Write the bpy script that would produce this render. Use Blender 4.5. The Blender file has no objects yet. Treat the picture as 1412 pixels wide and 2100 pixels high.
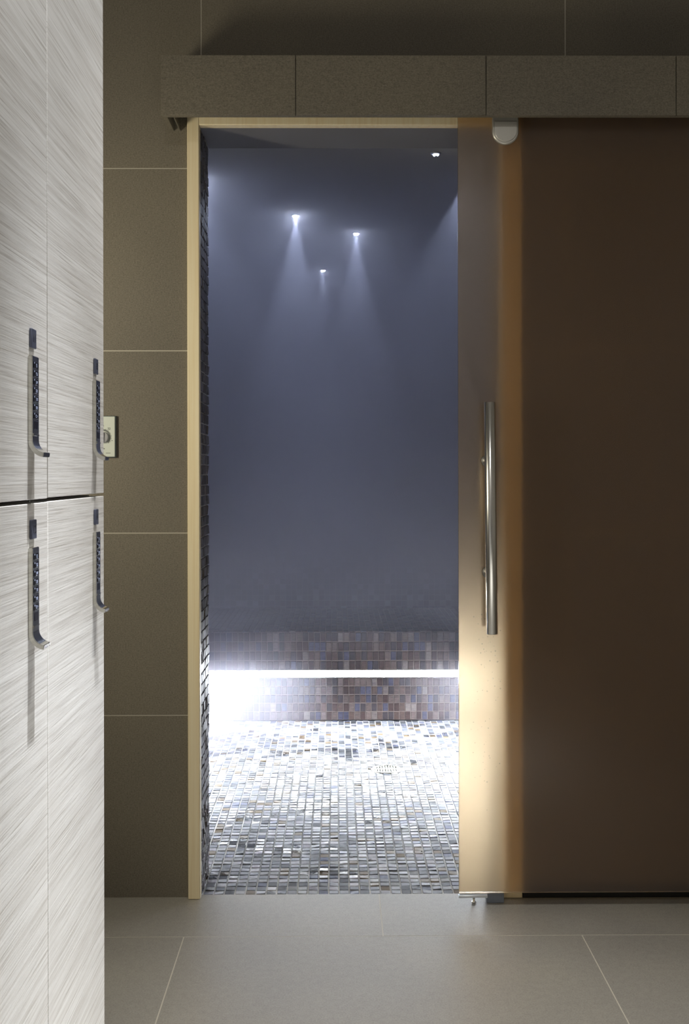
import bpy, bmesh, math, random
from mathutils import Vector, Matrix, noise
random.seed(7)
PI = math.pi
S = bpy.context.scene
COL = S.collection

# ------------------------------------------------------------------ camera, exposure, lights
cam_d = bpy.data.cameras.new('camera')
cam = bpy.data.objects.new('camera', cam_d)
COL.objects.link(cam)
cam.location = (0, 0, 1.164)
cam.rotation_mode = 'XYZ'
cam.matrix_world = (Matrix.Translation((0, 0, 1.164)) @ Matrix.Rotation(math.radians(-0.41), 4, 'Z')
                    @ Matrix.Rotation(PI / 2, 4, 'X') @ Matrix.Rotation(math.radians(-0.09), 4, 'Z'))
cam_d.sensor_fit = 'VERTICAL'
cam_d.sensor_height = 36
cam_d.lens = 36 * 2240 / 2100
cam_d.shift_x = 0.0
cam_d.shift_y = -80 / 2100
cam_d.clip_start = 0.01
S.camera = cam

S.view_settings.view_transform = 'Standard'
S.view_settings.look = 'None'
S.view_settings.gamma = 1
S.view_settings.exposure = 0
S.view_settings.use_curve_mapping = False
w = bpy.data.worlds.new('world')
S.world = w
w.use_nodes = True
w.node_tree.nodes['Background'].inputs[0].default_value = (0.02, 0.02, 0.02, 1)
w.node_tree.nodes['Background'].inputs[1].default_value = 0.0
cy = S.cycles
cy.use_denoising = True
cy.denoiser = 'OPENIMAGEDENOISE'
cy.max_bounces = 8
cy.diffuse_bounces = 4
cy.glossy_bounces = 4
cy.transmission_bounces = 6
cy.volume_bounces = 3
cy.sample_clamp_indirect = 25.0
cy.sample_clamp_direct = 0.0
cy.caustics_reflective = True
cy.caustics_refractive = True
cy.volume_step_rate = 0.8
cy.volume_max_steps = 128


def lamp(kind, loc, power, col, rot=(0, 0, 0), **kw):
    d = bpy.data.lights.new('lamp', kind)
    d.energy = power
    d.color = col
    for k, v in kw.items():
        setattr(d, k, v)
    o = bpy.data.objects.new('lamp', d)
    COL.objects.link(o)
    o.location = loc
    o.rotation_euler = rot
    return o


# recessed ceiling downlight of the changing room, beside the lockers
lamp('SPOT', (0.02, 1.25, 3.08), 1560, (0.98, 0.99, 1.0), rot=(0, math.radians(-3.5), 0), spot_size=math.radians(34), spot_blend=1.0, shadow_soft_size=0.025)
# unseen fill spot added to brighten the floor in front of the doorway
lamp('SPOT', (0.25, 1.75, 3.08), 230, (1.0, 0.97, 0.92), spot_size=math.radians(56), spot_blend=1.0, shadow_soft_size=0.03)
# added spot without a fixture, aimed to brighten the upper lockers
def aim(src, dst):
    return (Vector(dst) - Vector(src)).to_track_quat('-Z', 'Y').to_euler()


lamp('SPOT', (1.3, 0.3, 3.05), 150, (1.0, 1.0, 0.99), rot=aim((1.3, 0.3, 3.05), (-0.33, 1.2, 2.1)), spot_size=math.radians(40), spot_blend=1.0, shadow_soft_size=0.08)
# unseen area light added behind the camera as general fill
lamp('AREA', (-0.1, -0.9, 3.1), 25, (1.0, 0.97, 0.92), shape='SQUARE', size=0.6)
# wall lamp in the bay behind the lockers
lamp('AREA', (-1.3, 2.25, 1.42), 9.5, (1.0, 0.91, 0.70), rot=(PI / 2, 0, math.radians(-50)), shape='RECTANGLE', size=0.2, size_y=0.4)


# ------------------------------------------------------------------ helpers: materials
class NT:
    def __init__(self, name):
        self.m = bpy.data.materials.new(name)
        self.m.use_nodes = True
        self.t = self.m.node_tree
        self.n = self.t.nodes
        self.p = self.n.get('Principled BSDF')
        self.out = self.n.get('Material Output')

    def add(self, typ, **kw):
        nd = self.n.new(typ)
        for k, v in kw.items():
            if k.startswith('i_'):
                nd.inputs[k[2:]].default_value = v
            else:
                setattr(nd, k, v)
        return nd

    def link(self, a, b):
        self.t.links.new(a, b)

    def math(self, op, a, b=None, clamp=False):
        nd = self.n.new('ShaderNodeMath')
        nd.operation = op
        nd.use_clamp = clamp
        for i, v in enumerate((a, b)):
            if v is None:
                continue
            if isinstance(v, (int, float)):
                nd.inputs[i].default_value = v
            else:
                self.link(v, nd.inputs[i])
        return nd.outputs[0]

    def coords(self, scale=(1, 1, 1), kind='Object', rot=(0, 0, 0)):
        tc = self.n.new('ShaderNodeTexCoord')
        mp = self.n.new('ShaderNodeMapping')
        mp.inputs['Scale'].default_value = scale
        mp.inputs['Rotation'].default_value = rot
        self.link(tc.outputs[kind], mp.inputs['Vector'])
        return mp.outputs[0]

    def noise(self, vec, scale, detail=3, rough=0.6, dist=0.0):
        nd = self.n.new('ShaderNodeTexNoise')
        nd.inputs['Scale'].default_value = scale
        nd.inputs['Detail'].default_value = detail
        nd.inputs['Roughness'].default_value = rough
        nd.inputs['Distortion'].default_value = dist
        self.link(vec, nd.inputs['Vector'])
        return nd.outputs['Fac']

    def ramp(self, fac, stops):
        nd = self.n.new('ShaderNodeValToRGB')
        cr = nd.color_ramp
        while len(cr.elements) < len(stops):
            cr.elements.new(0.5)
        for e, (pos, c) in zip(cr.elements, stops):
            e.position = pos
            e.color = (*c, 1) if len(c) == 3 else c
        self.link(fac, nd.inputs[0])
        return nd.outputs[0]

    def mix(self, fac, a, b, mode='MIX'):
        nd = self.n.new('ShaderNodeMix')
        nd.data_type = 'RGBA'
        nd.blend_type = mode
        for sock, v in ((nd.inputs[0], fac), (nd.inputs[6], a), (nd.inputs[7], b)):
            if isinstance(v, (int, float)):
                sock.default_value = v
            elif isinstance(v, tuple):
                sock.default_value = (*v, 1)
            else:
                self.link(v, sock)
        return nd.outputs[2]

    def bump(self, h, strength, dist=0.001):
        nd = self.n.new('ShaderNodeBump')
        nd.inputs['Strength'].default_value = strength
        nd.inputs['Distance'].default_value = dist
        self.link(h, nd.inputs['Height'])
        self.link(nd.outputs[0], self.p.inputs['Normal'])

    def set(self, **kw):
        for k, v in kw.items():
            k = k.replace('_', ' ')
            s = self.p.inputs[k]
            if isinstance(v, tuple) and len(v) == 3:
                v = (*v, 1)
            if hasattr(v, 'is_output'):
                self.link(v, s)
            else:
                s.default_value = v
        return self


def plain(name, col, rough=0.5, metal=0.0, **kw):
    return NT(name).set(Base_Color=col, Roughness=rough, Metallic=metal, **kw).m


def mat_stoneware(name, base, rough, spec=0.5, speck=0.35):
    t = NT(name)
    co = t.coords()
    big = t.noise(co, 2.2, 2, 0.5)
    fine = t.noise(t.coords((260, 260, 420)), 1.0, 2, 0.7)
    weave = t.noise(t.coords((60, 60, 700)), 1.0, 2, 0.6)
    weave2 = t.noise(t.coords((700, 700, 60)), 1.0, 2, 0.6)
    f = t.math('ADD', t.math('MULTIPLY', fine, 0.6), t.math('MULTIPLY', t.math('ADD', weave, weave2), 0.2))
    lo = tuple(c * (1 - speck) for c in base)
    hi = tuple(c * (1 + speck) for c in base)
    c1 = t.ramp(f, [(0.36, lo), (0.5, base), (0.66, hi)])
    c2 = t.ramp(big, [(0.3, (0.9, 0.9, 0.92)), (0.7, (1.08, 1.07, 1.04))])
    t.set(Base_Color=t.mix(1.0, c1, c2, 'MULTIPLY'), Roughness=rough, Specular_IOR_Level=spec)
    t.bump(f, 0.15, 0.0006)
    return t.m


def mat_oak():
    t = NT('limed_oak')
    a = t.noise(t.coords((1.6, 1.6, 95)), 1.5, 4, 0.6, 0.3)
    b = t.noise(t.coords((3.5, 3.5, 330)), 1.4, 5, 0.7, 0.25)
    c = t.noise(t.coords((6, 6, 800)), 1.2, 3, 0.6)
    base = t.ramp(a, [(0.30, (0.665, 0.645, 0.62)), (0.5, (0.765, 0.755, 0.74)), (0.70, (0.835, 0.83, 0.82))])
    crack = t.ramp(t.math('ADD', t.math('MULTIPLY', b, 0.7), t.math('MULTIPLY', c, 0.3)),
                   [(0.33, (0.52, 0.49, 0.46)), (0.435, (0.86, 0.85, 0.84)), (0.5, (1.0, 1.0, 1.0)), (0.60, (1.08, 1.08, 1.08)), (0.68, (1.16, 1.16, 1.16))])
    t.set(Base_Color=t.mix(1.0, base, crack, 'MULTIPLY'), Roughness=0.5, Specular_IOR_Level=0.35)
    t.bump(b, 0.35, 0.0008)
    return t.m


def mat_pine():
    t = NT('pine')
    a = t.noise(t.coords((60, 60, 1.3)), 1.2, 4, 0.6, 0.6)
    b = t.noise(t.coords((240, 240, 4)), 1.0, 3, 0.6)
    f = t.math('ADD', t.math('MULTIPLY', a, 0.7), t.math('MULTIPLY', b, 0.3))
    col = t.ramp(f, [(0.32, (0.80, 0.65, 0.39)), (0.5, (0.87, 0.75, 0.50)), (0.68, (0.91, 0.81, 0.58))])
    t.set(Base_Color=col, Roughness=0.42)
    t.bump(f, 0.1, 0.0005)
    return t.m


def mat_mosaic(name='mosaic_glass', rough=0.30, wet=False):
    """glazed mosaic; each tile carries its own colour in the attribute tile_colour"""
    t = NT(name)
    at = t.add('ShaderNodeAttribute', attribute_name='tile_colour')
    vec = t.coords((34, 230, 230))
    s1 = t.noise(vec, 1.0, 4, 0.65, 0.8)
    m = t.ramp(s1, [(0.32, (0.55, 0.55, 0.58)), (0.5, (1, 1, 1)), (0.7, (1.5, 1.48, 1.42))])
    colr = t.mix(1.0, at.outputs['Color'], m, 'MULTIPLY')
    rgh = t.math('ADD', t.math('MULTIPLY', s1, 0.25), rough)
    if wet:
        wn = t.noise(t.coords((2.6, 3.4, 1)), 1.6, 4, 0.62, 0.5)
        wf = t.ramp(wn, [(0.54, (0, 0, 0)), (0.60, (1, 1, 1))])
        colr = t.mix(wf, colr, t.mix(1.0, colr, (0.55, 0.55, 0.54), 'MULTIPLY'))
        rgh = t.math('MULTIPLY', rgh, t.math('SUBTRACT', 1.0, t.math('MULTIPLY', wf, 0.55)))
    t.set(Base_Color=colr, Specular_IOR_Level=0.25, Roughness=rgh)
    t.bump(t.noise(t.coords((60, 60, 60)), 1.6, 3, 0.6), 0.35, 0.002)
    return t.m


def mat_mosaic_plain(name='mosaic_sheet'):
    """the same mosaic as a flat sheet, for the walls deep in the steam"""
    t = NT(name)
    tc = t.add('ShaderNodeTexCoord')
    sx = t.add('ShaderNodeSeparateXYZ')
    t.link(tc.outputs['Object'], sx.inputs[0])
    hor = t.math('ADD', sx.outputs[0], sx.outputs[1])
    u = t.math('DIVIDE', hor, 0.029)
    v = t.math('DIVIDE', sx.outputs[2], 0.029)
    cell = t.add('ShaderNodeCombineXYZ')
    t.link(t.math('FLOOR', u), cell.inputs[0])
    t.link(t.math('FLOOR', v), cell.inputs[1])
    wn = t.add('ShaderNodeTexWhiteNoise', noise_dimensions='2D')
    t.link(cell.outputs[0], wn.inputs['Vector'])
    c = t.ramp(wn.outputs['Value'], [(0.0, (0.05, 0.04, 0.04)), (0.3, (0.08, 0.06, 0.055)), (0.6, (0.06, 0.06, 0.08)), (0.85, (0.12, 0.11, 0.11)), (1.0, (0.16, 0.16, 0.2))])
    g = t.math('MINIMUM', t.math('PINGPONG', u, 0.5), t.math('PINGPONG', v, 0.5))
    edge = t.math('LESS_THAN', g, 0.05)
    t.set(Base_Color=t.mix(edge, c, (0.14, 0.13, 0.13)), Roughness=0.6)
    return t.m


def mat_emit(name, col, strength):
    t = NT(name)
    e = t.add('ShaderNodeEmission')
    e.inputs[0].default_value = (*col, 1)
    e.inputs[1].default_value = strength
    t.link(e.outputs[0], t.out.inputs['Surface'])
    return t.m


def mat_glass_front():
    t = NT('bronze_glass_front')
    t.n.remove(t.p)
    g = t.add('ShaderNodeBsdfGlass')
    g.inputs['Color'].default_value = (0.97, 0.95, 0.92, 1)
    g.inputs['Roughness'].default_value = 0.2
    g.inputs['IOR'].default_value = 1.5
    d = t.add('ShaderNodeBsdfDiffuse')
    d.inputs['Color'].default_value = (0.42, 0.37, 0.40, 1)
    mx = t.add('ShaderNodeMixShader')
    mx.inputs[0].default_value = 0.06
    t.link(g.outputs[0], mx.inputs[1])
    t.link(d.outputs[0], mx.inputs[2])
    t.link(mx.outputs[0], t.out.inputs['Surface'])
    return t.m


def mat_glass_back():
    t = NT('bronze_glass_satin')
    t.n.remove(t.p)
    g = t.add('ShaderNodeBsdfGlass')
    g.inputs['Color'].default_value = (0.97, 0.80, 0.54, 1)
    g.inputs['Roughness'].default_value = 0.42
    g.inputs['IOR'].default_value = 1.5
    g2 = t.add('ShaderNodeBsdfGlass')
    g2.inputs['Color'].default_value = g.inputs['Color'].default_value
    g2.inputs['Roughness'].default_value = 0.85
    g2.inputs['IOR'].default_value = 1.5
    gm = t.add('ShaderNodeMixShader')
    gm.inputs[0].default_value = 0.38
    t.link(g.outputs[0], gm.inputs[1])
    t.link(g2.outputs[0], gm.inputs[2])
    d = t.add('ShaderNodeBsdfDiffuse')
    d.inputs['Color'].default_value = (0.25, 0.19, 0.185, 1)
    mx = t.add('ShaderNodeMixShader')
    mx.inputs[0].default_value = 0.11
    t.link(gm.outputs[0], mx.inputs[1])
    t.link(d.outputs[0], mx.inputs[2])
    t.link(mx.outputs[0], t.out.inputs['Surface'])
    return t.m


STEAM = (0.54, 0.54, 0.62, 1)


def mat_steam():
    t = NT('steam')
    t.n.remove(t.p)
    tc = t.add('ShaderNodeTexCoord')
    sx = t.add('ShaderNodeSeparateXYZ')
    t.link(tc.outputs['Object'], sx.inputs[0])
    mr = t.add('ShaderNodeMapRange', interpolation_type='SMOOTHSTEP')
    t.link(sx.outputs[2], mr.inputs['Value'])
    for k, v in (('From Min', 0.42), ('From Max', 1.10), ('To Min', 0.012), ('To Max', 1.25)):
        mr.inputs[k].default_value = v
    dens = mr.outputs[0]
    for c, r, k in (((-0.66, 4.85, 0.14), 0.72, 2.4), ((0.85, 4.8, 0.34), 0.66, 0.8)):
        vm = t.add('ShaderNodeVectorMath', operation='DISTANCE')
        t.link(tc.outputs['Object'], vm.inputs[0])
        vm.inputs[1].default_value = c
        m2 = t.add('ShaderNodeMapRange', interpolation_type='SMOOTHSTEP')
        t.link(vm.outputs['Value'], m2.inputs['Value'])
        for kk, v in (('From Min', 0.0), ('From Max', r), ('To Min', k), ('To Max', 0.0)):
            m2.inputs[kk].default_value = v
        dens = t.math('ADD', dens, m2.outputs[0])
    m3 = t.add('ShaderNodeMapRange', interpolation_type='SMOOTHSTEP')
    t.link(sx.outputs[1], m3.inputs['Value'])
    for kk, v in (('From Min', 3.15), ('From Max', 3.9), ('To Min', 0.15), ('To Max', 1.0)):
        m3.inputs[kk].default_value = v
    dens = t.math('MULTIPLY', dens, m3.outputs[0])
    m4 = t.add('ShaderNodeMapRange', interpolation_type='SMOOTHSTEP')
    t.link(sx.outputs[1], m4.inputs['Value'])
    for kk, v in (('From Min', 4.5), ('From Max', 5.6), ('To Min', 1.0), ('To Max', 2.0)):
        m4.inputs[kk].default_value = v
    dens = t.math('MULTIPLY', dens, m4.outputs[0])
    nz = t.noise(tc.outputs['Object'], 1.7, 2, 0.5)
    dens = t.math('MULTIPLY', dens, t.math('ADD', nz, 0.5))
    vs = t.add('ShaderNodeVolumeScatter')
    vs.inputs['Color'].default_value = STEAM
    vs.inputs['Anisotropy'].default_value = 0.25
    va = t.add('ShaderNodeVolumeAbsorption')
    va.inputs['Color'].default_value = STEAM
    ad = t.add('ShaderNodeAddShader')
    t.link(dens, vs.inputs['Density'])
    t.link(dens, va.inputs['Density'])
    t.link(vs.outputs[0], ad.inputs[0])
    t.link(va.outputs[0], ad.inputs[1])
    t.link(ad.outputs[0], t.out.inputs['Volume'])
    return t.m


M = dict(
    wall_tile=mat_stoneware('stoneware_wall', (0.180, 0.163, 0.130), 0.6, 0.3),
    floor_tile=mat_stoneware('stoneware_floor', (0.30, 0.287, 0.258), 0.42, 0.85, 0.22),
    grout=plain('grout', (0.50, 0.47, 0.40), 0.9),
    dark_gap=plain('dark_gap', (0.012, 0.012, 0.012), 0.9),
    plaster=plain('plaster', (0.48, 0.46, 0.43), 0.8),
    steam_ceiling=plain('steam_ceiling', (0.36, 0.355, 0.36), 0.9, Specular_IOR_Level=0.05),
    oak=mat_oak(),
    carcass=plain('carcass', (0.52, 0.50, 0.47), 0.6),
    pine=mat_pine(),
    mosaic=mat_mosaic(),
    mosaic_floor=mat_mosaic('mosaic_floor', 0.30, True),
    mosaic_sheet=mat_mosaic_plain(),
    white_grout=plain('white_grout', (0.62, 0.62, 0.60), 0.7),
    brown_grout=plain('brown_grout', (0.20, 0.16, 0.145), 0.7),
    chrome=plain('chrome', (0.56, 0.55, 0.50), 0.12, 1.0),
    satin_steel=plain('satin_steel', (0.80, 0.80, 0.78), 0.23, 1.0),
    profile_steel=plain('profile_steel', (0.78, 0.82, 0.88), 0.3, 0.8),
    guide_grey=plain('guide_grey', (0.20, 0.225, 0.27), 0.4),
    dark_shade_steel=plain('dark_shade_steel', (0.26, 0.25, 0.235), 0.42, 1.0),  # steel darkened for the back pull's silhouette shade; standoffs share it
    nickel=plain('satin_nickel', (0.62, 0.61, 0.57), 0.38, 0.7),
    button=plain('black_button', (0.012, 0.012, 0.018), 0.18),
    digit=plain('pale_blue_digit', (0.45, 0.52, 0.72), 0.5),
    plate=plain('slate_blue_plate', (0.075, 0.085, 0.125), 0.4),
    ink=plain('dark_ink', (0.01, 0.01, 0.014), 0.5),
    dial_plate=plain('dial_plate', (0.62, 0.67, 0.62), 0.35),
    dial_body=plain('dial_body', (0.085, 0.11, 0.115), 0.5),
    dial_knob=plain('dial_knob', (0.62, 0.63, 0.65), 0.3),
    graphite=plain('graphite', (0.115, 0.125, 0.15), 0.4),
    black=plain('gap_shade_black', (0.008, 0.008, 0.008), 0.5),  # near-black that paints the shade below the glass door
    led=mat_emit('led_strip_light', (0.89, 0.94, 1.0), 84),
    spot=mat_emit('spot_lens_light', (0.70, 0.80, 1.0), 1100),
    spot_dim=mat_emit('spot_lens_dim', (0.70, 0.80, 1.0), 3.0),
    spot_body=plain('spot_body', (0.5, 0.5, 0.55), 0.3, 0.8),
    drain=plain('drain_steel', (0.40, 0.40, 0.34), 0.25, 1.0),
    droplet=NT('water_drop').set(Base_Color=(1, 1, 1), Roughness=0.03, Transmission_Weight=1.0, IOR=1.33).m,
    steam=mat_steam(),
)
GF, GB = mat_glass_front(), mat_glass_back()


# ------------------------------------------------------------------ helpers: meshes
class MB:
    def __init__(self):
        self.b = bmesh.new()

    def box(self, x0, x1, y0, y1, z0, z1, mi=0, bev=0.0, seg=2):
        b = self.b
        vs = [b.verts.new(p) for p in ((x0, y0, z0), (x1, y0, z0), (x1, y1, z0), (x0, y1, z0), (x0, y0, z1), (x1, y0, z1), (x1, y1, z1), (x0, y1, z1))]
        fs = [b.faces.new([vs[i] for i in q]) for q in ((0, 3, 2, 1), (4, 5, 6, 7), (0, 1, 5, 4), (1, 2, 6, 5), (2, 3, 7, 6), (3, 0, 4, 7))]
        for f in fs:
            f.material_index = mi
        if bev:
            es = list({e for f in fs for e in f.edges})
            r = bmesh.ops.bevel(b, geom=es, offset=bev, segments=seg, affect='EDGES', profile=0.5)
            for f in r['faces']:
                f.material_index = mi
                f.smooth = True
        return self

    def prism(self, pts, axis, a, c, mi=0, bev=0.0):
        """closed 2D outline extruded along an axis from a to c; pts in the two other axes, in xyz order"""
        b = self.b

        def P(p, h):
            return {'x': (h, p[0], p[1]), 'y': (p[0], h, p[1]), 'z': (p[0], p[1], h)}[axis]
        v0 = [b.verts.new(P(p, a)) for p in pts]
        v1 = [b.verts.new(P(p, c)) for p in pts]
        n = len(pts)
        fs = [b.faces.new(v0[::-1]), b.faces.new(v1)]
        for i in range(n):
            fs.append(b.faces.new((v0[i], v0[(i + 1) % n], v1[(i + 1) % n], v1[i])))
        for f in fs:
            f.material_index = mi
        bmesh.ops.recalc_face_normals(b, faces=fs)
        if bev:
            es = list({e for f in fs[:2] for e in f.edges})
            r = bmesh.ops.bevel(b, geom=es, offset=bev, segments=2, affect='EDGES', profile=0.5)
            for f in r['faces']:
                f.material_index = mi
                f.smooth = True
        return self

    def lathe(self, prof, origin, axis='z', n=32, mi=0):
        """profile of (radius, height) pairs turned about an axis through origin"""
        b = self.b
        o = Vector(origin)
        A = {'x': Vector((1, 0, 0)), 'y': Vector((0, 1, 0)), 'z': Vector((0, 0, 1))}[axis]
        U = {'x': Vector((0, 1, 0)), 'y': Vector((0, 0, 1)), 'z': Vector((1, 0, 0))}[axis]
        V = A.cross(U)
        rings = []
        for r, h in prof:
            if r < 1e-6:
                rings.append([b.verts.new(o + A * h)])
            else:
                rings.append([b.verts.new(o + A * h + (U * math.cos(2 * PI * k / n) + V * math.sin(2 * PI * k / n)) * r) for k in range(n)])
        fs = []
        for p, q in zip(rings, rings[1:]):
            for k in range(n):
                k2 = (k + 1) % n
                if len(p) == 1 and len(q) == 1:
                    continue
                if len(p) == 1:
                    fs.append(b.faces.new((p[0], q[k2], q[k])))
                elif len(q) == 1:
                    fs.append(b.faces.new((p[k], p[k2], q[0])))
                else:
                    fs.append(b.faces.new((p[k], p[k2], q[k2], q[k])))
        for f in fs:
            f.material_index = mi
            f.smooth = True
        bmesh.ops.recalc_face_normals(b, faces=fs)
        return self

    def text(self, s, mw, size, depth=0.0002, mi=0):
        cu = bpy.data.curves.new('t', 'FONT')
        cu.body = s
        cu.size = size
        cu.align_x = 'CENTER'
        cu.align_y = 'CENTER'
        cu.extrude = depth
        ob = bpy.data.objects.new('t', cu)
        COL.objects.link(ob)
        dg = bpy.context.evaluated_depsgraph_get()
        me = bpy.data.meshes.new_from_object(ob.evaluated_get(dg))
        me.transform(mw)
        n0 = len(self.b.faces)
        self.b.from_mesh(me)
        self.b.faces.ensure_lookup_table()
        for f in self.b.faces[n0:]:
            f.material_index = mi
        bpy.data.objects.remove(ob)
        bpy.data.meshes.remove(me)
        bpy.data.curves.remove(cu)
        return self

    def build(self, name, mats, parent=None, loc=None, smooth=None):
        me = bpy.data.meshes.new(name)
        self.b.to_mesh(me)
        self.b.free()
        for m in (mats if isinstance(mats, (list, tuple)) else [mats]):
            me.materials.append(m)
        o = bpy.data.objects.new(name, me)
        COL.objects.link(o)
        if parent is not None:
            o.parent = parent
        if loc is not None:
            o.location = loc
        return o


def shift(o, off):
    """move an object's origin to off without moving its mesh in the world (parent-less or parent at world coords)"""
    o.data.transform(Matrix.Translation(-Vector(off)))
    o.location = off
    return o


def tag(o, label=None, cat=None, group=None, kind=None):
    for k, v in (('label', label), ('category', cat), ('group', group), ('kind', kind)):
        if v:
            o[k] = v
    return o


def empty(name, loc):
    o = bpy.data.objects.new(name, None)
    COL.objects.link(o)
    o.location = loc
    o.empty_display_size = 0.05
    return o


def sub(mb, name, mats, parent, base=(0, 0, 0)):
    """a part whose mesh is given in world coordinates, under a parent standing at base"""
    o = mb.build(name, mats, parent)
    o.data.transform(Matrix.Translation(-Vector(base)))
    return o


PALETTE_FLOOR = [((0.075, 0.08, 0.095), 3), ((0.13, 0.14, 0.165), 4), ((0.21, 0.22, 0.25), 4), ((0.36, 0.36, 0.385), 1.8), ((0.25, 0.24, 0.275), 2), ((0.10, 0.068, 0.03), 1.3), ((0.17, 0.175, 0.18), 3), ((0.04, 0.043, 0.05), 1.4), ((0.085, 0.095, 0.15), 1.6)]
PALETTE_WALL = [((0.042, 0.026, 0.024), 4), ((0.07, 0.047, 0.041), 3), ((0.034, 0.028, 0.032), 3), ((0.095, 0.072, 0.066), 2), ((0.05, 0.05, 0.08), 1.5), ((0.13, 0.11, 0.105), 0.7)]
PALETTE_REVEAL = [((0.07, 0.065, 0.07), 4), ((0.11, 0.10, 0.11), 4), ((0.15, 0.145, 0.16), 3), ((0.09, 0.075, 0.065), 2)]


def pick(pal):
    r = random.random() * sum(k for _c, k in pal)
    for c, k in pal:
        r -= k
        if r <= 0:
            return c
    return pal[-1][0]


def mosaic(name, mats, origin, u, v, lu, lv, pal, pitch=0.029, pitch_v=None, gap=0.003, high=0.004, tilt=0.02, jit=0.0006, parent=None, grout_back=True, hole=None):
    """a sheet of small raised tiles, each with its own tilt and colour, on a bed of grout; normal is u x v"""
    u, v, o = Vector(u), Vector(v), Vector(origin)
    n = u.cross(v)
    verts, faces, cols, mi = [], [], [], []

    def put(p, c):
        verts.append(p)
        cols.append(c)
        return len(verts) - 1
    g = [put(o + u * a + v * b + n * 0.0, (0.5, 0.5, 0.5)) for a, b in ((0, 0), (lu, 0), (lu, lv), (0, lv))]
    faces.append(g)
    mi.append(1)
    nu, nv = int(lu / pitch + 0.5), int(lv / (pitch_v or pitch) + 0.5)
    pu, pv = lu / nu, lv / nv
    for j in range(nv):
        for i in range(nu):
            cu, cv = (i + 0.5) * pu, (j + 0.5) * pv
            if hole and hole(o + u * cu + v * cv):
                continue
            c = pick(pal)
            k = 0.85 + random.random() * 0.3
            c = tuple(x * k for x in c)
            tu, tv = random.gauss(0, tilt), random.gauss(0, tilt)
            ju, jv = random.uniform(-jit, jit), random.uniform(-jit, jit)
            hh = high + random.uniform(-0.0006, 0.0006)
            a, b = (pu - gap) / 2, (pv - gap) / 2
            lo, hi = [], []
            for sa, sb in ((-1, -1), (1, -1), (1, 1), (-1, 1)):
                p = o + u * (cu + ju + sa * a) + v * (cv + jv + sb * b)
                q = o + u * (cu + ju + sa * (a - 0.0014)) + v * (cv + jv + sb * (b - 0.0014))
                lo.append(put(p + n * 0.0003, c))
                hi.append(put(q + n * (hh + sa * a * tu + sb * b * tv), c))
            faces.append(hi)
            mi.append(0)
            for s in range(4):
                s2 = (s + 1) % 4
                faces.append([lo[s], lo[s2], hi[s2], hi[s]])
                mi.append(0)
    me = bpy.data.meshes.new(name)
    me.from_pydata(verts, [], faces)
    for m in mats:
        me.materials.append(m)
    me.polygons.foreach_set('material_index', mi)
    at = me.attributes.new('tile_colour', 'FLOAT_COLOR', 'POINT')
    flat = []
    for c in cols:
        flat += [c[0], c[1], c[2], 1.0]
    at.data.foreach_set('color', flat)
    me.update()
    ob = bpy.data.objects.new(name, me)
    COL.objects.link(ob)
    if parent is not None:
        ob.parent = parent
    return ob


# ------------------------------------------------------------------ the setting
WY = 3.0            # face of the tiled wall
WB = 3.2            # its back, inside the steam room
OX0, OX1, OZ = -0.374, 0.451, 2.115    # doorway
RX0, RX1, RY0, RY1 = -1.9, 1.9, -1.6, WY
CEIL = 3.15

# tiled wall around the doorway: body + stoneware tiles of 1.0 x 0.5 m with pale joints
wb = MB()
JX0, JX1, JZ = OX0 - 0.033, OX1 + 0.055, OZ + 0.05
wb.box(RX0, JX0, WY + 0.0008, WB, 0, CEIL, 1)
wb.box(JX1, RX1, WY + 0.0008, WB, 0, CEIL, 1)
wb.box(JX0, JX1, WY + 0.0008, WB, JZ, CEIL, 1)
wb.box(JX0, OX0 - 0.006, WY + 0.016, WB, 0, JZ, 1)
wb.box(OX1 + 0.006, JX1, WY + 0.016, WB, 0, JZ, 1)
wb.box(OX0 - 0.006, OX1 + 0.006, WY + 0.016, WB, OZ + 0.006, JZ, 1)
G = 0.0015
for r in range(7):
    z0, z1 = r * 0.5 + G, min(CEIL, (r + 1) * 0.5) - G
    x = -1.87 - (0.5 if r % 2 else 0)
    if r == 4:
        x = -2.37
    while x < RX1:
        a, c = max(RX0, x) + G, min(RX1, x + 1.0) - G
        x += 1.0
        if c - a < 0.01:
            continue
        cuts = [(a, c, z0, z1)]
        res = []
        for (a, c, b, d) in cuts:
            if c <= JX0 or a >= JX1 or b >= JZ:
                res.append((a, c, b, d))
                continue
            if a < JX0:
                res.append((a, JX0, b, d))
            if c > JX1:
                res.append((JX1, c, b, d))
            if d > JZ:
                res.append((max(a, JX0), min(c, JX1), JZ, d))
        for (a, c, b, d) in res:
            if c - a > 0.004 and d - b > 0.004:
                wb.box(a, c, WY, WY + 0.001, b, d, 0)
wall = tag(wb.build('wall_front', [M['wall_tile'], M['grout']]), 'brown-grey stoneware tiled wall around the steam room doorway', 'wall', kind='structure')

fb = MB()
fb.box(RX0, RX1, RY0, 3.02, -0.08, -0.0003, 1)
for r in range(-2, 11):
    y1 = 2.745 - 0.5 * (r - 0) if r >= 0 else None
rows = [(2.745, 3.02, 0.115)] + [(2.745 - 0.5 * (k + 1), 2.745 - 0.5 * k, 0.615 if k % 2 == 0 else 0.115) for k in range(9)]
for y0, y1, off in rows:
    x = off - 3.0
    while x < RX1:
        a, c = max(RX0, x) + G, min(RX1, x + 1.0) - G
        if c - a > 0.01:
            fb.box(a, c, max(RY0, y0) + G, y1 - (G if y1 < 3 else 0), -0.01, 0, 0)
        x += 1.0
floor = tag(fb.build('floor', [M['floor_tile'], M['grout']]), 'satin taupe stoneware tile floor in front of the doorway', 'floor', kind='structure')

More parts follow.
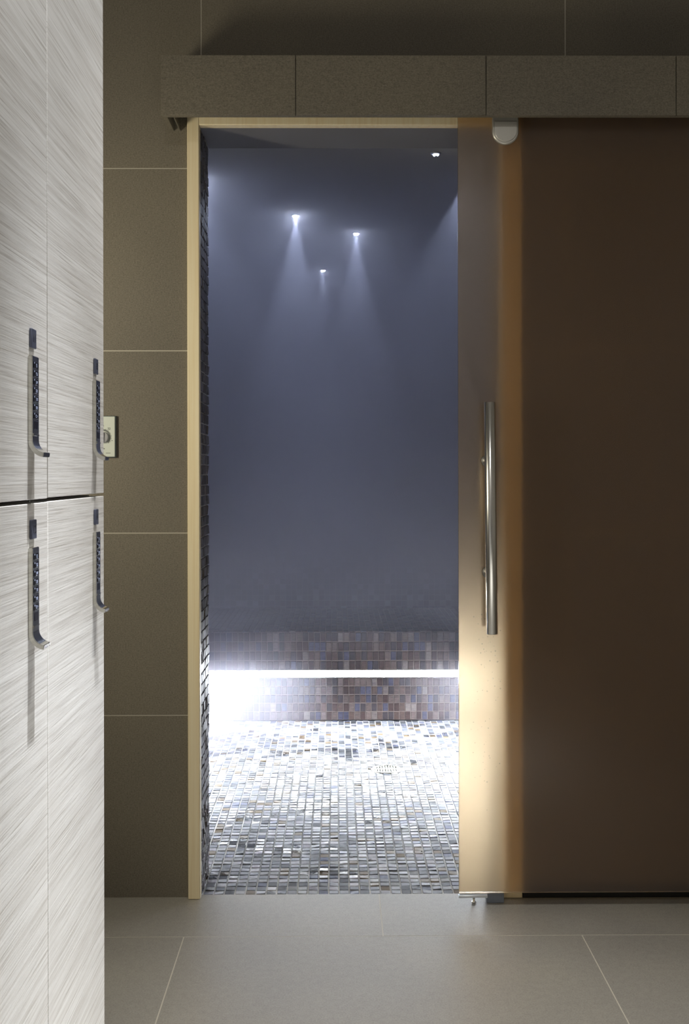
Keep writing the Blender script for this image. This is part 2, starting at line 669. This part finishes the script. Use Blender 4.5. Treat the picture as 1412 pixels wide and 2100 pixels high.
tag(MB().box(RX0, RX1, RY0, WB, CEIL, CEIL + 0.1).build('ceiling', M['plaster']), 'plain ceiling over the locker room', 'ceiling', kind='structure')
tag(MB().box(RX0 - 0.1, RX0, RY0, WB, 0, CEIL).build('wall_left', M['plaster']), 'plain side wall behind the lockers', 'wall', kind='structure')
tag(MB().box(RX1, RX1 + 0.1, RY0, WB, 0, CEIL).build('wall_right', M['plaster']), 'plain side wall beyond the sliding door', 'wall', kind='structure')
tag(MB().box(RX0 - 0.1, RX1 + 0.1, RY0 - 0.1, RY0, 0, CEIL).build('wall_back', M['plaster']), 'plain wall behind the viewpoint', 'wall', kind='structure')

# steam room shell
SX0, SX1, SY1, SC = -1.2, 1.2, 5.75, 2.2
WL, WR, WYS = -0.68, 0.66, 3.62      # faces of the bench wings and where they start
BY, RECY, BZ0, BZ1 = 4.90, 5.14, 0.28, 0.45     # bench front, recess back, underside, seat
DRAIN = Vector((0.194, 4.29, 0))
sf = mosaic('floor_steam_room', [M['mosaic_floor'], M['white_grout']], (WL - 0.24, 3.021, -0.003), (1, 0, 0), (0, 1, 0), WR - WL + 0.48, RECY - 3.021, PALETTE_FLOOR,
            gap=0.0032, high=0.0024, tilt=0.035, hole=lambda p: (p - DRAIN).length < 0.062)
tag(sf, 'wet grey and blue glass mosaic floor inside the steam room', 'floor', kind='structure')
tag(MB().box(SX0 - 0.1, SX0, WB, SY1 + 0.1, 0, SC).build('wall_left_steam_room', M['mosaic_sheet']), 'mosaic side wall inside the steam room, nearest the pine jamb', 'wall', kind='structure')
tag(MB().box(SX1, SX1 + 0.1, WB, SY1 + 0.1, 0, SC).build('wall_right_steam_room', M['mosaic_sheet']), 'mosaic side wall inside the steam room behind the frosted door', 'wall', kind='structure')
tag(MB().box(SX0, SX1, SY1, SY1 + 0.1, 0, SC).build('wall_back_steam_room', M['mosaic_sheet']), 'brown mosaic back wall above the bench, lost in steam', 'wall', kind='structure')
tag(MB().box(SX0 - 0.1, SX1 + 0.1, WB, SY1 + 0.1, SC, SC + 0.1).build('ceiling_steam_room', M['steam_ceiling']), 'dark ceiling with small spotlights inside the steam room', 'ceiling', kind='structure')

# mosaic lining of the doorway reveal
RY = WY + 0.016
rl = mosaic('trim_1', [M['mosaic'], M['white_grout']], (OX0 - 0.004, RY, 0), (0, 1, 0), (0, 0, 1), WB - RY, OZ, PALETTE_REVEAL, tilt=0.05)
tag(rl, 'dark mosaic lining of the doorway reveal beside the pine jamb', 'wall lining', kind='structure')
rr = mosaic('trim_2', [M['mosaic'], M['white_grout']], (OX1 + 0.004, WB, 0), (0, -1, 0), (0, 0, 1), WB - RY, OZ, PALETTE_REVEAL, tilt=0.05)
tag(rr, 'dark mosaic lining of the doorway reveal behind the frosted door', 'wall lining', kind='structure')
tag(MB().box(OX0, OX1, RY, WB, OZ, OZ + 0.006).build('trim_3', plain('lintel_grey', (0.17, 0.165, 0.17), 0.5)), 'grey underside of the doorway lintel', 'lintel', kind='structure')

# pine door frame
fr = tag(empty('trim_4', (OX0, WY, 0)), 'pale pine frame lining the steam room doorway', 'door frame', kind='structure')
B = (OX0, WY, 0)
FY0, FY1 = WY - 0.016, WY + 0.014
sub(MB().box(JX0, OX0, FY0, FY1, 0.0005, JZ, bev=0.002), 'jamb', M['pine'], fr, B)
sub(MB().box(OX1, JX1, FY0, FY1, 0.0005, JZ, bev=0.002), 'jamb', M['pine'], fr, B)
sub(MB().box(OX0, OX1, FY0, FY1, OZ, JZ, bev=0.002), 'head', M['pine'], fr, B)
tag(MB().box(JX1 + 0.001, RX1, WY - 0.014, WY, 0, 0.034, bev=0.002).build('gap_shade_strip', M['black']), 'thin black strip standing in for shade under the bronze glass door', 'shade strip', kind='structure')  # black strip added to deepen the shade at the wall base

# tile-clad pelmet over the door track
PX0, PZ0, PZ1, PY = -0.4575, 2.101, 2.258, 2.86
pel = tag(empty('trim_5', (PX0, WY, PZ0)), 'long tile-clad pelmet box above the doorway hiding the door track', 'pelmet', kind='structure')
B = (PX0, WY, PZ0)
pj = [PX0, -0.1055, 0.393, 0.892, 1.39, RX1 - 0.001]
for i in range(5):
    sub(MB().box(pj[i] + 0.001 * (i > 0), pj[i + 1] - 0.001, PY, PY + 0.012, PZ0 + 0.001 * (i % 2), PZ1, bev=0.0006, seg=1), 'tile_panel', M['wall_tile'], pel, B)
sub(MB().box(PX0, RX1 - 0.001, PY + 0.0125, PY + 0.028, PZ0 + 0.003, PZ1 - 0.002), 'backing_board', M['wall_tile'], pel, B)
sub(MB().box(PX0, RX1 - 0.001, PY + 0.0125, WY - 0.0005, PZ1 - 0.012, PZ1 - 0.0005), 'top_board', M['wall_tile'], pel, B)
sub(MB().box(PX0 + 0.001, PX0 + 0.013, PY + 0.029, WY - 0.0005, PZ0 + 0.002, PZ1 - 0.013), 'end_panel', M['wall_tile'], pel, B)
sub(MB().box(PX0 + 0.0285, PX0 + 0.031, PY + 0.029, WY - 0.0005, PZ0 + 0.002, PZ1 - 0.013), 'end_bracket', M['satin_steel'], pel, B)
sub(MB().box(PX0 + 0.033, RX1 - 0.002, 2.905, 2.911, PZ0 + 0.048, PZ0 + 0.09).box(PX0 + 0.033, RX1 - 0.002, 2.951, 2.957, PZ0 + 0.048, PZ0 + 0.09).box(PX0 + 0.033, RX1 - 0.002, 2.905, 2.957, PZ0 + 0.09, PZ0 + 0.096), 'door_track', M['graphite'], pel, B)

# ------------------------------------------------------------------ the sliding door
GX0, GX1, GY0, GY1, GZ0, GZ1 = 0.3262, 1.55, 2.926, 2.936, 0.037, 2.135
door = tag(empty('door_1', (GX0, GY0, GZ0)), 'sliding door of frosted bronze glass, half open across the doorway', 'sliding door', kind='structure')
B = (GX0, GY0, GZ0)
gm = MB().box(GX0, GX1, GY0, GY1, GZ0, GZ1, 0, bev=0.0008, seg=1)
gm.b.faces.ensure_lookup_table()
for f in gm.b.faces:
    if f.normal.y > 0.9:
        f.material_index = 1
gm.b.normal_update()
for f in gm.b.faces:
    f.smooth = False
    f.material_index = 1 if f.normal.y > 0.9 else 0
sub(gm, 'glass_panel', [GF, GB], door, B)


def roller_clamp(cx):
    m = MB()
    r, zc, zt = 0.0352, 2.0765, 2.15
    out = [(cx - r, zt)] + [(cx + r * math.cos(a), zc + r * math.sin(a)) for a in [PI + PI * k / 24 for k in range(25)]] + [(cx + r, zt)]
    m.prism(out, 'y', GY0 - 0.012, GY0 - 0.0003, 0, bev=0.0035)
    r2 = 0.0305
    zc2 = zc + 0.002
    out2 = [(cx - r2, zc + 0.026)] + [(cx + r2 * math.cos(a), zc2 + r2 * math.sin(a)) for a in [PI + PI * k / 24 for k in range(25)]] + [(cx + r2, zc + 0.026)]
    m.prism(out2, 'y', GY0 - 0.0145, GY0 - 0.0121, 0, bev=0.0012)
    return m


for cx in (0.4525, 1.40):
    sub(roller_clamp(cx), 'roller_clamp', M['nickel'], door, B)
    sub(MB().box(cx - 0.006, cx + 0.006, GY0 + 0.0005, GY1 - 0.0005, GZ1, GZ1 + 0.03).lathe([(0, -0.006), (0.016, -0.006), (0.016, 0.006), (0, 0.006)], (cx, GY0 + 0.005, GZ1 + 0.03), 'y', 20), 'roller', M['graphite'], door, B)


def pull(yc, side):
    m = MB()
    m.lathe([(0, 0), (0.0142, 0), (0.0153, 0.001), (0.0153, 0.609), (0.0142, 0.61), (0, 0.61)], (0, 0, 0), 'z', 40)
    o = m.build('pull_handle', M['satin_steel'] if side < 0 else M['dark_shade_steel'], door)  # back pull takes its backlit shade from the darker steel
    o.location = Vector((0.4068, yc, 0.740)) - Vector(B)
    o.rotation_euler = (0, math.radians(-0.42), 0)
    gy = (GY0 - 0.0004) if side < 0 else (GY1 + 0.0004)
    for z in (0.157, 0.456):
        s = MB()
        d = gy - yc
        k = 1 if d > 0 else -1
        s.lathe([(0.0, 0.008 * k), (0.008, 0.008 * k), (0.008, d - 0.004 * k), (0.0155, d - 0.004 * k), (0.0165, d - 0.003 * k), (0.0165, d), (0, d)], (0, 0, z), 'y', 28)
        s.build('standoff', M['dark_shade_steel'], o)
    return o


pull(2.868, -1)
pull(2.994, 1)
sub(MB().box(GX0 - 0.001, GX0 + 0.076, GY0 - 0.002, GY1 + 0.002, 0.0245, 0.031, bev=0.001).box(GX0 + 0.002, GX0 + 0.076, GY0 + 0.002, GY1 - 0.002, 0.031, GZ0 - 0.0003), 'bottom_profile', M['profile_steel'], door, B)
dm = MB()
for k in range(95):
    x = random.gauss(0.405, 0.022)
    z = 0.30 + abs(random.gauss(0, 0.26)) if k % 3 else random.gauss(0.70, 0.06)
    z = 0.78 - abs(random.gauss(0, 0.16)) if k % 2 else z
    if not (GX0 + 0.01 < x < 0.44 and 0.08 < z < 0.9):
        continue
    r = random.uniform(0.0006, 0.0017)
    dm.lathe([(r, 0), (r * 0.85, -r * 0.4), (r * 0.45, -r * 0.7), (0, -r * 0.8)], (x, GY0 - 0.0001, z), 'y', 8)
wd = sub(dm, 'water_droplets', M['droplet'], door, B)
tag(wd, 'clear water droplets on the glass around the handle end', kind='stuff')

# floor guide
fg = tag(empty('floor_guide', (0.427, 2.915, 0)), 'dark grey floor guide block under the sliding glass door', 'door guide')
B = (0.427, 2.915, 0)
sub(MB().box(0.4035, 0.4505, 2.951, 2.981, 0.0003, 0.0275, bev=0.0012), 'guide_block', M['guide_grey'], fg, B)
sub(MB().prism([(0.3985, 0.0305), (0.4005, 0.0305), (0.4033, 0.002), (0.4013, 0.002)], 'y', 2.951, 2.955), 'bracket', M['profile_steel'], fg, B)
ds = tag(empty('door_stop', (0.3695, 2.957, 0)), 'small steel stop pin on the floor below the glass edge', 'door stop')
B = (0.3695, 2.957, 0)
sub(MB().lathe([(0, 0.0003), (0.006, 0.0003), (0.006, 0.003), (0.0032, 0.0035), (0.0032, 0.015), (0, 0.015)], B, 'z', 20), 'pin', M['satin_steel'], ds, B)
sub(MB().lathe([(0.0033, 0.015), (0.006, 0.0153), (0.006, 0.0195), (0.004, 0.0215), (0, 0.0215)], B, 'z', 20), 'cap', M['chrome'], ds, B)

# ------------------------------------------------------------------ lockers
LX = -0.3327       # face of the doors
LW = 0.3045
LY1 = 1.5645       # far end


def lock_profile():
    """J-shaped outline (x outwards, z up) of the lock body: flat bar that curls out at the foot"""
    t, L, R = 0.005, 0.110, 0.019
    pts = [(0, L), (t, L)]
    inner, outer = [], []
    zc = 0.0 + R
    for k in range(13):
        a = PI + (PI / 2) * 0.92 * k / 12
        inner.append((R + 0.0 + (R - t) * math.cos(a), zc + (R - t) * math.sin(a)))
        outer.append((R + R * math.cos(a), zc + R * math.sin(a)))
    return pts + inner[0:] + outer[::-1]


LOCK_MESH = {}


def lock_meshes():
    """lock body, buttons, digits and display, with the origin on the door face at the foot of the lock"""
    if LOCK_MESH:
        return LOCK_MESH
    w_ = 0.026
    b = MB().prism(lock_profile(), 'y', 0, w_, 0)
    es = [e for e in b.b.edges if len(e.link_faces) == 2 and e.calc_face_angle(0) > 0.6]
    bmesh.ops.bevel(b.b, geom=es, offset=0.0006, segments=2, affect='EDGES')
    LOCK_MESH['body'] = b
    return LOCK_MESH


def finish(mb, name, mats):
    me = bpy.data.meshes.new(name)
    mb.b.to_mesh(me)
    mb.b.free()
    for m in mats:
        me.materials.append(m)
    return me


body_me = finish(lock_meshes()['body'], 'lock_body', [M['chrome']])
FACE = Matrix(((0, 0, 1, 0), (1, 0, 0, 0), (0, 1, 0, 0), (0, 0, 0, 1)))     # text plane -> door face: text x to +Y, text y to +Z, normal +X
btn_me = finish(MB().box(0.0046, 0.0056, -0.0095, 0.0095, -0.0034, 0.0034, bev=0.0004), 'button', [M['button']])
ridge_me = finish(MB().box(0.0046, 0.0058, 0.002, 0.024, -0.0012, 0.0012, bev=0.0003), 'ridge', [M['chrome']])
disp_me = finish(MB().box(0.0046, 0.0053, -0.0065, 0.0075, -0.005, 0.004, bev=0.0003), 'display', [M['button']])
GLYPH = ['0', '1 2', '3 4', '5 6', '7 8', '9 0', 'C =']
glyph_me = []
for g in GLYPH:
    gmb = MB()
    gmb.text(g, Matrix.Translation((0.0057, 0.0015, -0.0006)) @ FACE, 0.0048 if len(g) > 1 else 0.006, 0.0001)
    gmb.box(0.0056, 0.00585, -0.0083, -0.0066, 0.0012, 0.0028)
    glyph_me.append(finish(gmb, 'digits', [M['digit']]))
plate_me = finish(MB().box(0, 0.0028, 0, 0.019, 0, 0.0212, bev=0.0008), 'number_plate', [M['plate']])


def leaf(name, me, parent, loc=(0, 0, 0)):
    o = bpy.data.objects.new(name, me)
    COL.objects.link(o)
    o.parent = parent
    o.location = loc
    return o


def locker(y0, z0, z1, number, label, lock_z, lock_y, plate_z):
    base = Vector((LX, y0, z0))
    r = tag(empty('locker', base), label, 'locker', 'limed oak lockers with keypad locks')
    g = 0.0012
    d = 0.45
    body = MB()
    body.box(-d, -0.0205, 0.0004, LW - 0.0004, 0.0004, 0.018).box(-d, -0.0205, 0.0004, LW - 0.0004, z1 - z0 - 0.018, z1 - z0 - 0.0004)
    body.box(-d, -0.0205, 0.0004, 0.017, 0.018, z1 - z0 - 0.018).box(-d, -0.0205, LW - 0.017, LW - 0.0004, 0.018, z1 - z0 - 0.018)
    body.box(-d, -d + 0.006, 0.017, LW - 0.017, 0.018, z1 - z0 - 0.018)
    body.build('body', M['carcass'], r)
    dr = MB().box(-0.019, 0, g, LW - g, 0.0018, z1 - z0 - 0.0018, bev=0.0008).build('door', M['oak'], r)
    lk = leaf('keypad_lock', body_me, r, (0.0, lock_y - y0, lock_z - z0))
    tag(lk, 'chrome keypad lock with black digit buttons and a curled pull')
    for k in range(7):
        z = 0.110 - 0.0095 - 0.0092 * k
        bt = leaf('button', btn_me, lk, (0, 0.0135, z))
        leaf('digits', glyph_me[k], lk, (0, 0.0135, z))
    leaf('display', disp_me, lk, (0, 0.0135, 0.110 - 0.0095 - 0.0092 * 7 - 0.0008))
    leaf('ridge', ridge_me, lk, (0, 0, 0.0245))
    pl = leaf('number_plate', plate_me, r, (0.0002, lock_y - y0 + 0.005, plate_z - z0))
    nb = MB().text(number, Matrix.Translation((0.0029, 0.0098, 0.0104)) @ FACE, 0.0125, 0.0001)
    nb.build('number', M['ink'], pl)
    return r


YA, YB = LY1 - 2 * LW, LY1 - LW
LZ = 1.1335
locker(YA, LZ, 2.14, '11', 'upper limed oak locker nearer the viewer, its number plate right above its black-faced keypad', 1.1815, 1.180, 1.3005)
locker(YA, 0.10, LZ - 0.0006, '12', 'lower limed oak locker with plate number 12, nearer the viewer', 0.9735, 1.180, 1.0925)
locker(YB, LZ + 0.0008, 2.14, '13', 'upper limed oak locker at the far end, its keypad beside the wall dial', 1.1815, 1.492, 1.3005)
locker(YB, 0.10, LZ, '14', 'lower limed oak locker at the far end of the row', 0.9735, 1.492, 1.0935)
tag(MB().box(LX - 0.45, LX - 0.05, YA, LY1, 0, 0.0995).build('trim_6', M['graphite']), 'dark plinth under the lockers', 'plinth', kind='structure')

# ------------------------------------------------------------------ wall dial
TX, TZ = -0.6385, 1.2645
th = tag(empty('wall_control', (TX, WY, TZ)), 'small pale control plate with a round dial on the tiled wall behind the lockers', 'wall dial')
B = (TX, WY, TZ)
sub(MB().box(TX - 0.0355, TX + 0.0355, WY - 0.0075, WY - 0.0002, TZ - 0.057, TZ + 0.057, bev=0.0015), 'back_box', M['dial_body'], th, B)
fp = sub(MB().box(TX - 0.0345, TX + 0.0325, WY - 0.0095, WY - 0.0077, TZ - 0.055, TZ + 0.055, bev=0.001), 'face_plate', M['dial_plate'], th, B)
WALLT = Matrix(((1, 0, 0, 0), (0, 0, -1, 0), (0, 1, 0, 0), (0, 0, 0, 1)))
mk = MB()
yy = WY - 0.0097
DZ = TZ - 0.002
for k in range(-34, 35):
    a = PI / 2 - k * math.radians(4.0)
    r0, r1 = 0.0178, 0.0225 if k % 5 else 0.0245
    c, s = math.cos(a), math.sin(a)
    px, pz = -s * 0.0004, c * 0.0004
    q = [(TX + c * r0 + px, DZ + s * r0 + pz), (TX + c * r0 - px, DZ + s * r0 - pz), (TX + c * r1 - px, DZ + s * r1 - pz), (TX + c * r1 + px, DZ + s * r1 + pz)]
    mk.prism(q, 'y', yy - 0.0001, yy + 0.0001)
for s_, x, z, sz in (('32', 0.0165, 0.0235, 0.0085), ('30', 0.0, 0.031, 0.0065), ('28', -0.017, 0.0235, 0.0085)):
    mk.text(s_, Matrix.Translation((TX + x, yy, DZ + z)) @ WALLT, sz, 0.0001)
mk.box(TX - 0.004, TX + 0.005, yy - 0.0001, yy + 0.0001, DZ - 0.032, DZ - 0.030)
mk.box(TX + 0.008, TX + 0.021, yy - 0.0001, yy + 0.0001, DZ - 0.0435, DZ - 0.0425)
mk.prism([(TX + 0.0265, DZ - 0.009), (TX + 0.0235, DZ - 0.0072), (TX + 0.0245, DZ - 0.0105)], 'y', yy - 0.0001, yy + 0.0001)
sub(mk, 'scale_marks', M['ink'], fp, (0, 0, 0)).data.transform(Matrix.Translation(-Vector(B)))
sub(MB().lathe([(0.0155, -0.0097), (0.0155, -0.013), (0.0145, -0.0155), (0, -0.0155)], (TX, WY, DZ), 'y', 40).box(TX - 0.0028, TX + 0.0028, WY - 0.021, WY - 0.0155, DZ - 0.0135, DZ + 0.0135, bev=0.001), 'dial_knob', M['dial_knob'], th, B)

# ------------------------------------------------------------------ inside the steam room
bn = tag(empty('bench', (0, BY, 0)), 'built-in U-shaped bench clad in brown mosaic inside the steam room', 'bench')
bl = SX1 - SX0 - 0.004
bx = SX0 + 0.002
MM = [M['mosaic'], M['brown_grout']]
REC = RECY - BY


def clad(name, *a):
    mosaic(name, MM, *a, PALETTE_WALL, tilt=0.03, pitch=0.0265, pitch_v=0.029 if name == 'seat' else 0.0415, parent=bn).location = (0, -BY, 0)


clad('front_face', (WL, BY, BZ0), (1, 0, 0), (0, 0, 1), WR - WL, BZ1 - BZ0)
clad('front_face', (WL, WYS, BZ0), (0, 1, 0), (0, 0, 1), BY - WYS, BZ1 - BZ0)
clad('front_face', (WR, BY, BZ0), (0, -1, 0), (0, 0, 1), BY - WYS, BZ1 - BZ0)
clad('seat', (bx, BY, BZ1), (1, 0, 0), (0, 1, 0), bl, SY1 - BY - 0.002)
clad('seat', (bx, WYS, BZ1), (1, 0, 0), (0, 1, 0), WL - bx, BY - WYS)
clad('seat', (WR, WYS, BZ1), (1, 0, 0), (0, 1, 0), bx + bl - WR, BY - WYS)
clad('recessed_base', (WL - REC, RECY, 0.002), (1, 0, 0), (0, 0, 1), WR - WL + 2 * REC, BZ0 - 0.002)
clad('recessed_base', (WL - REC, WYS, 0.002), (0, 1, 0), (0, 0, 1), RECY - WYS, BZ0 - 0.002)
clad('recessed_base', (WR + REC, RECY, 0.002), (0, -1, 0), (0, 0, 1), RECY - WYS, BZ0 - 0.002)
co = MB()
e = 0.0008
co.box(bx, bx + bl, BY + e, SY1 - 0.003, BZ0, BZ1 - e).box(bx, bx + bl, RECY + e, SY1 - 0.003, 0.002, BZ0)
co.box(bx, WL - e, WYS + e, BY, BZ0, BZ1 - e).box(bx, WL - REC - e, WYS + e, RECY, 0.002, BZ0)
co.box(WR + e, bx + bl, WYS + e, BY, BZ0, BZ1 - e).box(WR + REC + e, bx + bl, WYS + e, RECY, 0.002, BZ0)
sub(co, 'core', M['brown_grout'], bn, (0, BY, 0))

ls = tag(empty('light_strip', (0, BY + 0.03, BZ0)), 'glowing white light strip running under the front edge of the bench', 'light strip')
B = (0, BY + 0.03, BZ0)
SEC = [(0.062, -0.0045), (0.011, -0.0045), (0.010, -0.006), (0.060, -0.042), (0.062, -0.041)]
CHN = [(0.010, -0.0004), (0.068, -0.0004), (0.068, -0.046), (0.063, -0.046), (0.063, -0.004), (0.010, -0.004)]
x0, x1 = WL - 0.0, WR + 0.0
sub(MB().prism([(BY + p, BZ0 + q) for p, q in CHN], 'x', x0, x1), 'channel', M['satin_steel'], ls, B)
sub(MB().prism([(BY + p, BZ0 + q) for p, q in SEC], 'x', x0 + 0.005, x1 - 0.005), 'diffuser', M['led'], ls, B)
for sx, f in ((-1, WL), (1, WR)):
    sub(MB().prism([(f + sx * p, BZ0 + q) for p, q in CHN], 'y', WYS + 0.02, BY - 0.0), 'channel', M['satin_steel'], ls, B)
    sub(MB().prism([(f + sx * p, BZ0 + q) for p, q in SEC], 'y', WYS + 0.03, BY - 0.005), 'diffuser', M['led'], ls, B)

# floor drain
dr = tag(empty('floor_drain', (DRAIN.x, DRAIN.y, 0)), 'round slotted steel drain set in the mosaic floor', 'floor drain')
sub(MB().lathe([(0.061, -0.003), (0.061, 0.0012), (0.058, 0.002), (0.050, 0.002), (0.049, 0.0005), (0.049, -0.003)], (0, 0, 0), 'z', 48), 'rim', M['drain'], dr)
gr = MB()
gr.lathe([(0, -0.0035), (0.0495, -0.0035)], (0, 0, 0), 'z', 40, 1)
for k in range(-4, 5):
    hw = math.sqrt(max(0.0, 0.0485 ** 2 - (k * 0.0105) ** 2))
    if hw > 0.008:
        gr.box(k * 0.0105 - 0.0027, k * 0.0105 + 0.0027, -hw, hw, -0.0025, 0.0012)
gr.box(-0.0485, 0.0485, -0.004, 0.004, -0.0024, 0.0013)
sub(gr, 'grate', [M['drain'], M['dark_gap']], dr)

# ceiling spotlights: a steel rim round three small lenses
spots = [((-0.163, 4.385), 'ceiling spotlight in the steam, first from the pine jamb of the three glowing points'),
         ((0.086, 4.71), 'ceiling spotlight in the steam, the glowing point nearest the glass door'),
         ((-0.068, 5.57), 'ceiling spotlight in the steam, lowest of the three glowing points'),
         ((0.322, 3.535), 'ceiling spotlight just under the lintel edge, rim half hidden'),
         ((0.452, 3.875), 'ceiling spotlight whose glow is cut by the edge of the glass door'),
         ((-0.50, 3.85), 'ceiling spotlight tucked behind the mosaic lined reveal, only its blue glow in the steam showing')]
rim_me = finish(MB().lathe([(0.0125, 0.001), (0.0125, -0.003), (0.014, -0.004), (0.017, -0.002), (0.0175, 0.0)], (0, 0, 0), 'z', 32).lathe([(0, 0.001), (0.0125, 0.001)], (0, 0, 0), 'z', 32), 'rim', [M['spot_body']])
lens_me = finish(MB().lathe([(0.0052, -0.001), (0.0050, -0.005), (0.0034, -0.008), (0, -0.0095)], (0, 0, 0), 'z', 16), 'lens', [M['spot']])
lens_dim_me = finish(MB().lathe([(0.0052, -0.001), (0.0050, -0.005), (0.0034, -0.008), (0, -0.0095)], (0, 0, 0), 'z', 16), 'lens', [M['spot_dim']])
for (x, y), lab in spots:
    dim = (x, y) == spots[3][0]
    r = tag(empty('ceiling_spotlight', (x, y, SC - 0.0012)), lab, 'spotlight', 'small spotlights in the steam room ceiling')
    leaf('rim', rim_me, r)
    for k in range(3):
        a = k * 2 * PI / 3 + x * 7
        leaf('lens', lens_dim_me if dim or (x, y) == spots[4][0] else lens_me, r, (0.0062 * math.cos(a), 0.0062 * math.sin(a), 0))
    wide = y < 4
    if not dim:
        lamp('SPOT', (x, y, SC - 0.0125), 9 if wide else 40, (0.66, 0.76, 1.0), spot_size=math.radians(75 if wide else 38), spot_blend=0.6, shadow_soft_size=0.003)

# steam: one closed body that leaves the bench free
xs, ys, zs = [SX0 + 0.002, WL + 0.008, WR - 0.008, SX1 - 0.002], [WB + 0.001, WYS - 0.008, BY - 0.008, SY1 - 0.002], [0.006, BZ1 + 0.009, SC - 0.0005]
full = {(i, j, k) for i in range(3) for j in range(3) for k in range(2) if k == 1 or j == 0 or (j == 1 and i == 1)}
sm = MB()
vc = {}


def sv(i, j, k):
    if (i, j, k) not in vc:
        vc[i, j, k] = sm.b.verts.new((xs[i], ys[j], zs[k]))
    return vc[i, j, k]


for (i, j, k) in full:
    for d, q in (((-1, 0, 0), ((0, 0, 0), (0, 0, 1), (0, 1, 1), (0, 1, 0))), ((1, 0, 0), ((1, 0, 0), (1, 1, 0), (1, 1, 1), (1, 0, 1))),
                 ((0, -1, 0), ((0, 0, 0), (1, 0, 0), (1, 0, 1), (0, 0, 1))), ((0, 1, 0), ((0, 1, 0), (0, 1, 1), (1, 1, 1), (1, 1, 0))),
                 ((0, 0, -1), ((0, 0, 0), (0, 1, 0), (1, 1, 0), (1, 0, 0))), ((0, 0, 1), ((0, 0, 1), (1, 0, 1), (1, 1, 1), (0, 1, 1)))):
        if (i + d[0], j + d[1], k + d[2]) not in full:
            sm.b.faces.new([sv(i + a, j + b_, k + c) for a, b_, c in q])
st = sm.build('steam', M['steam'])
tag(st, 'blue-grey steam filling the room beyond the doorway', 'steam', kind='stuff')
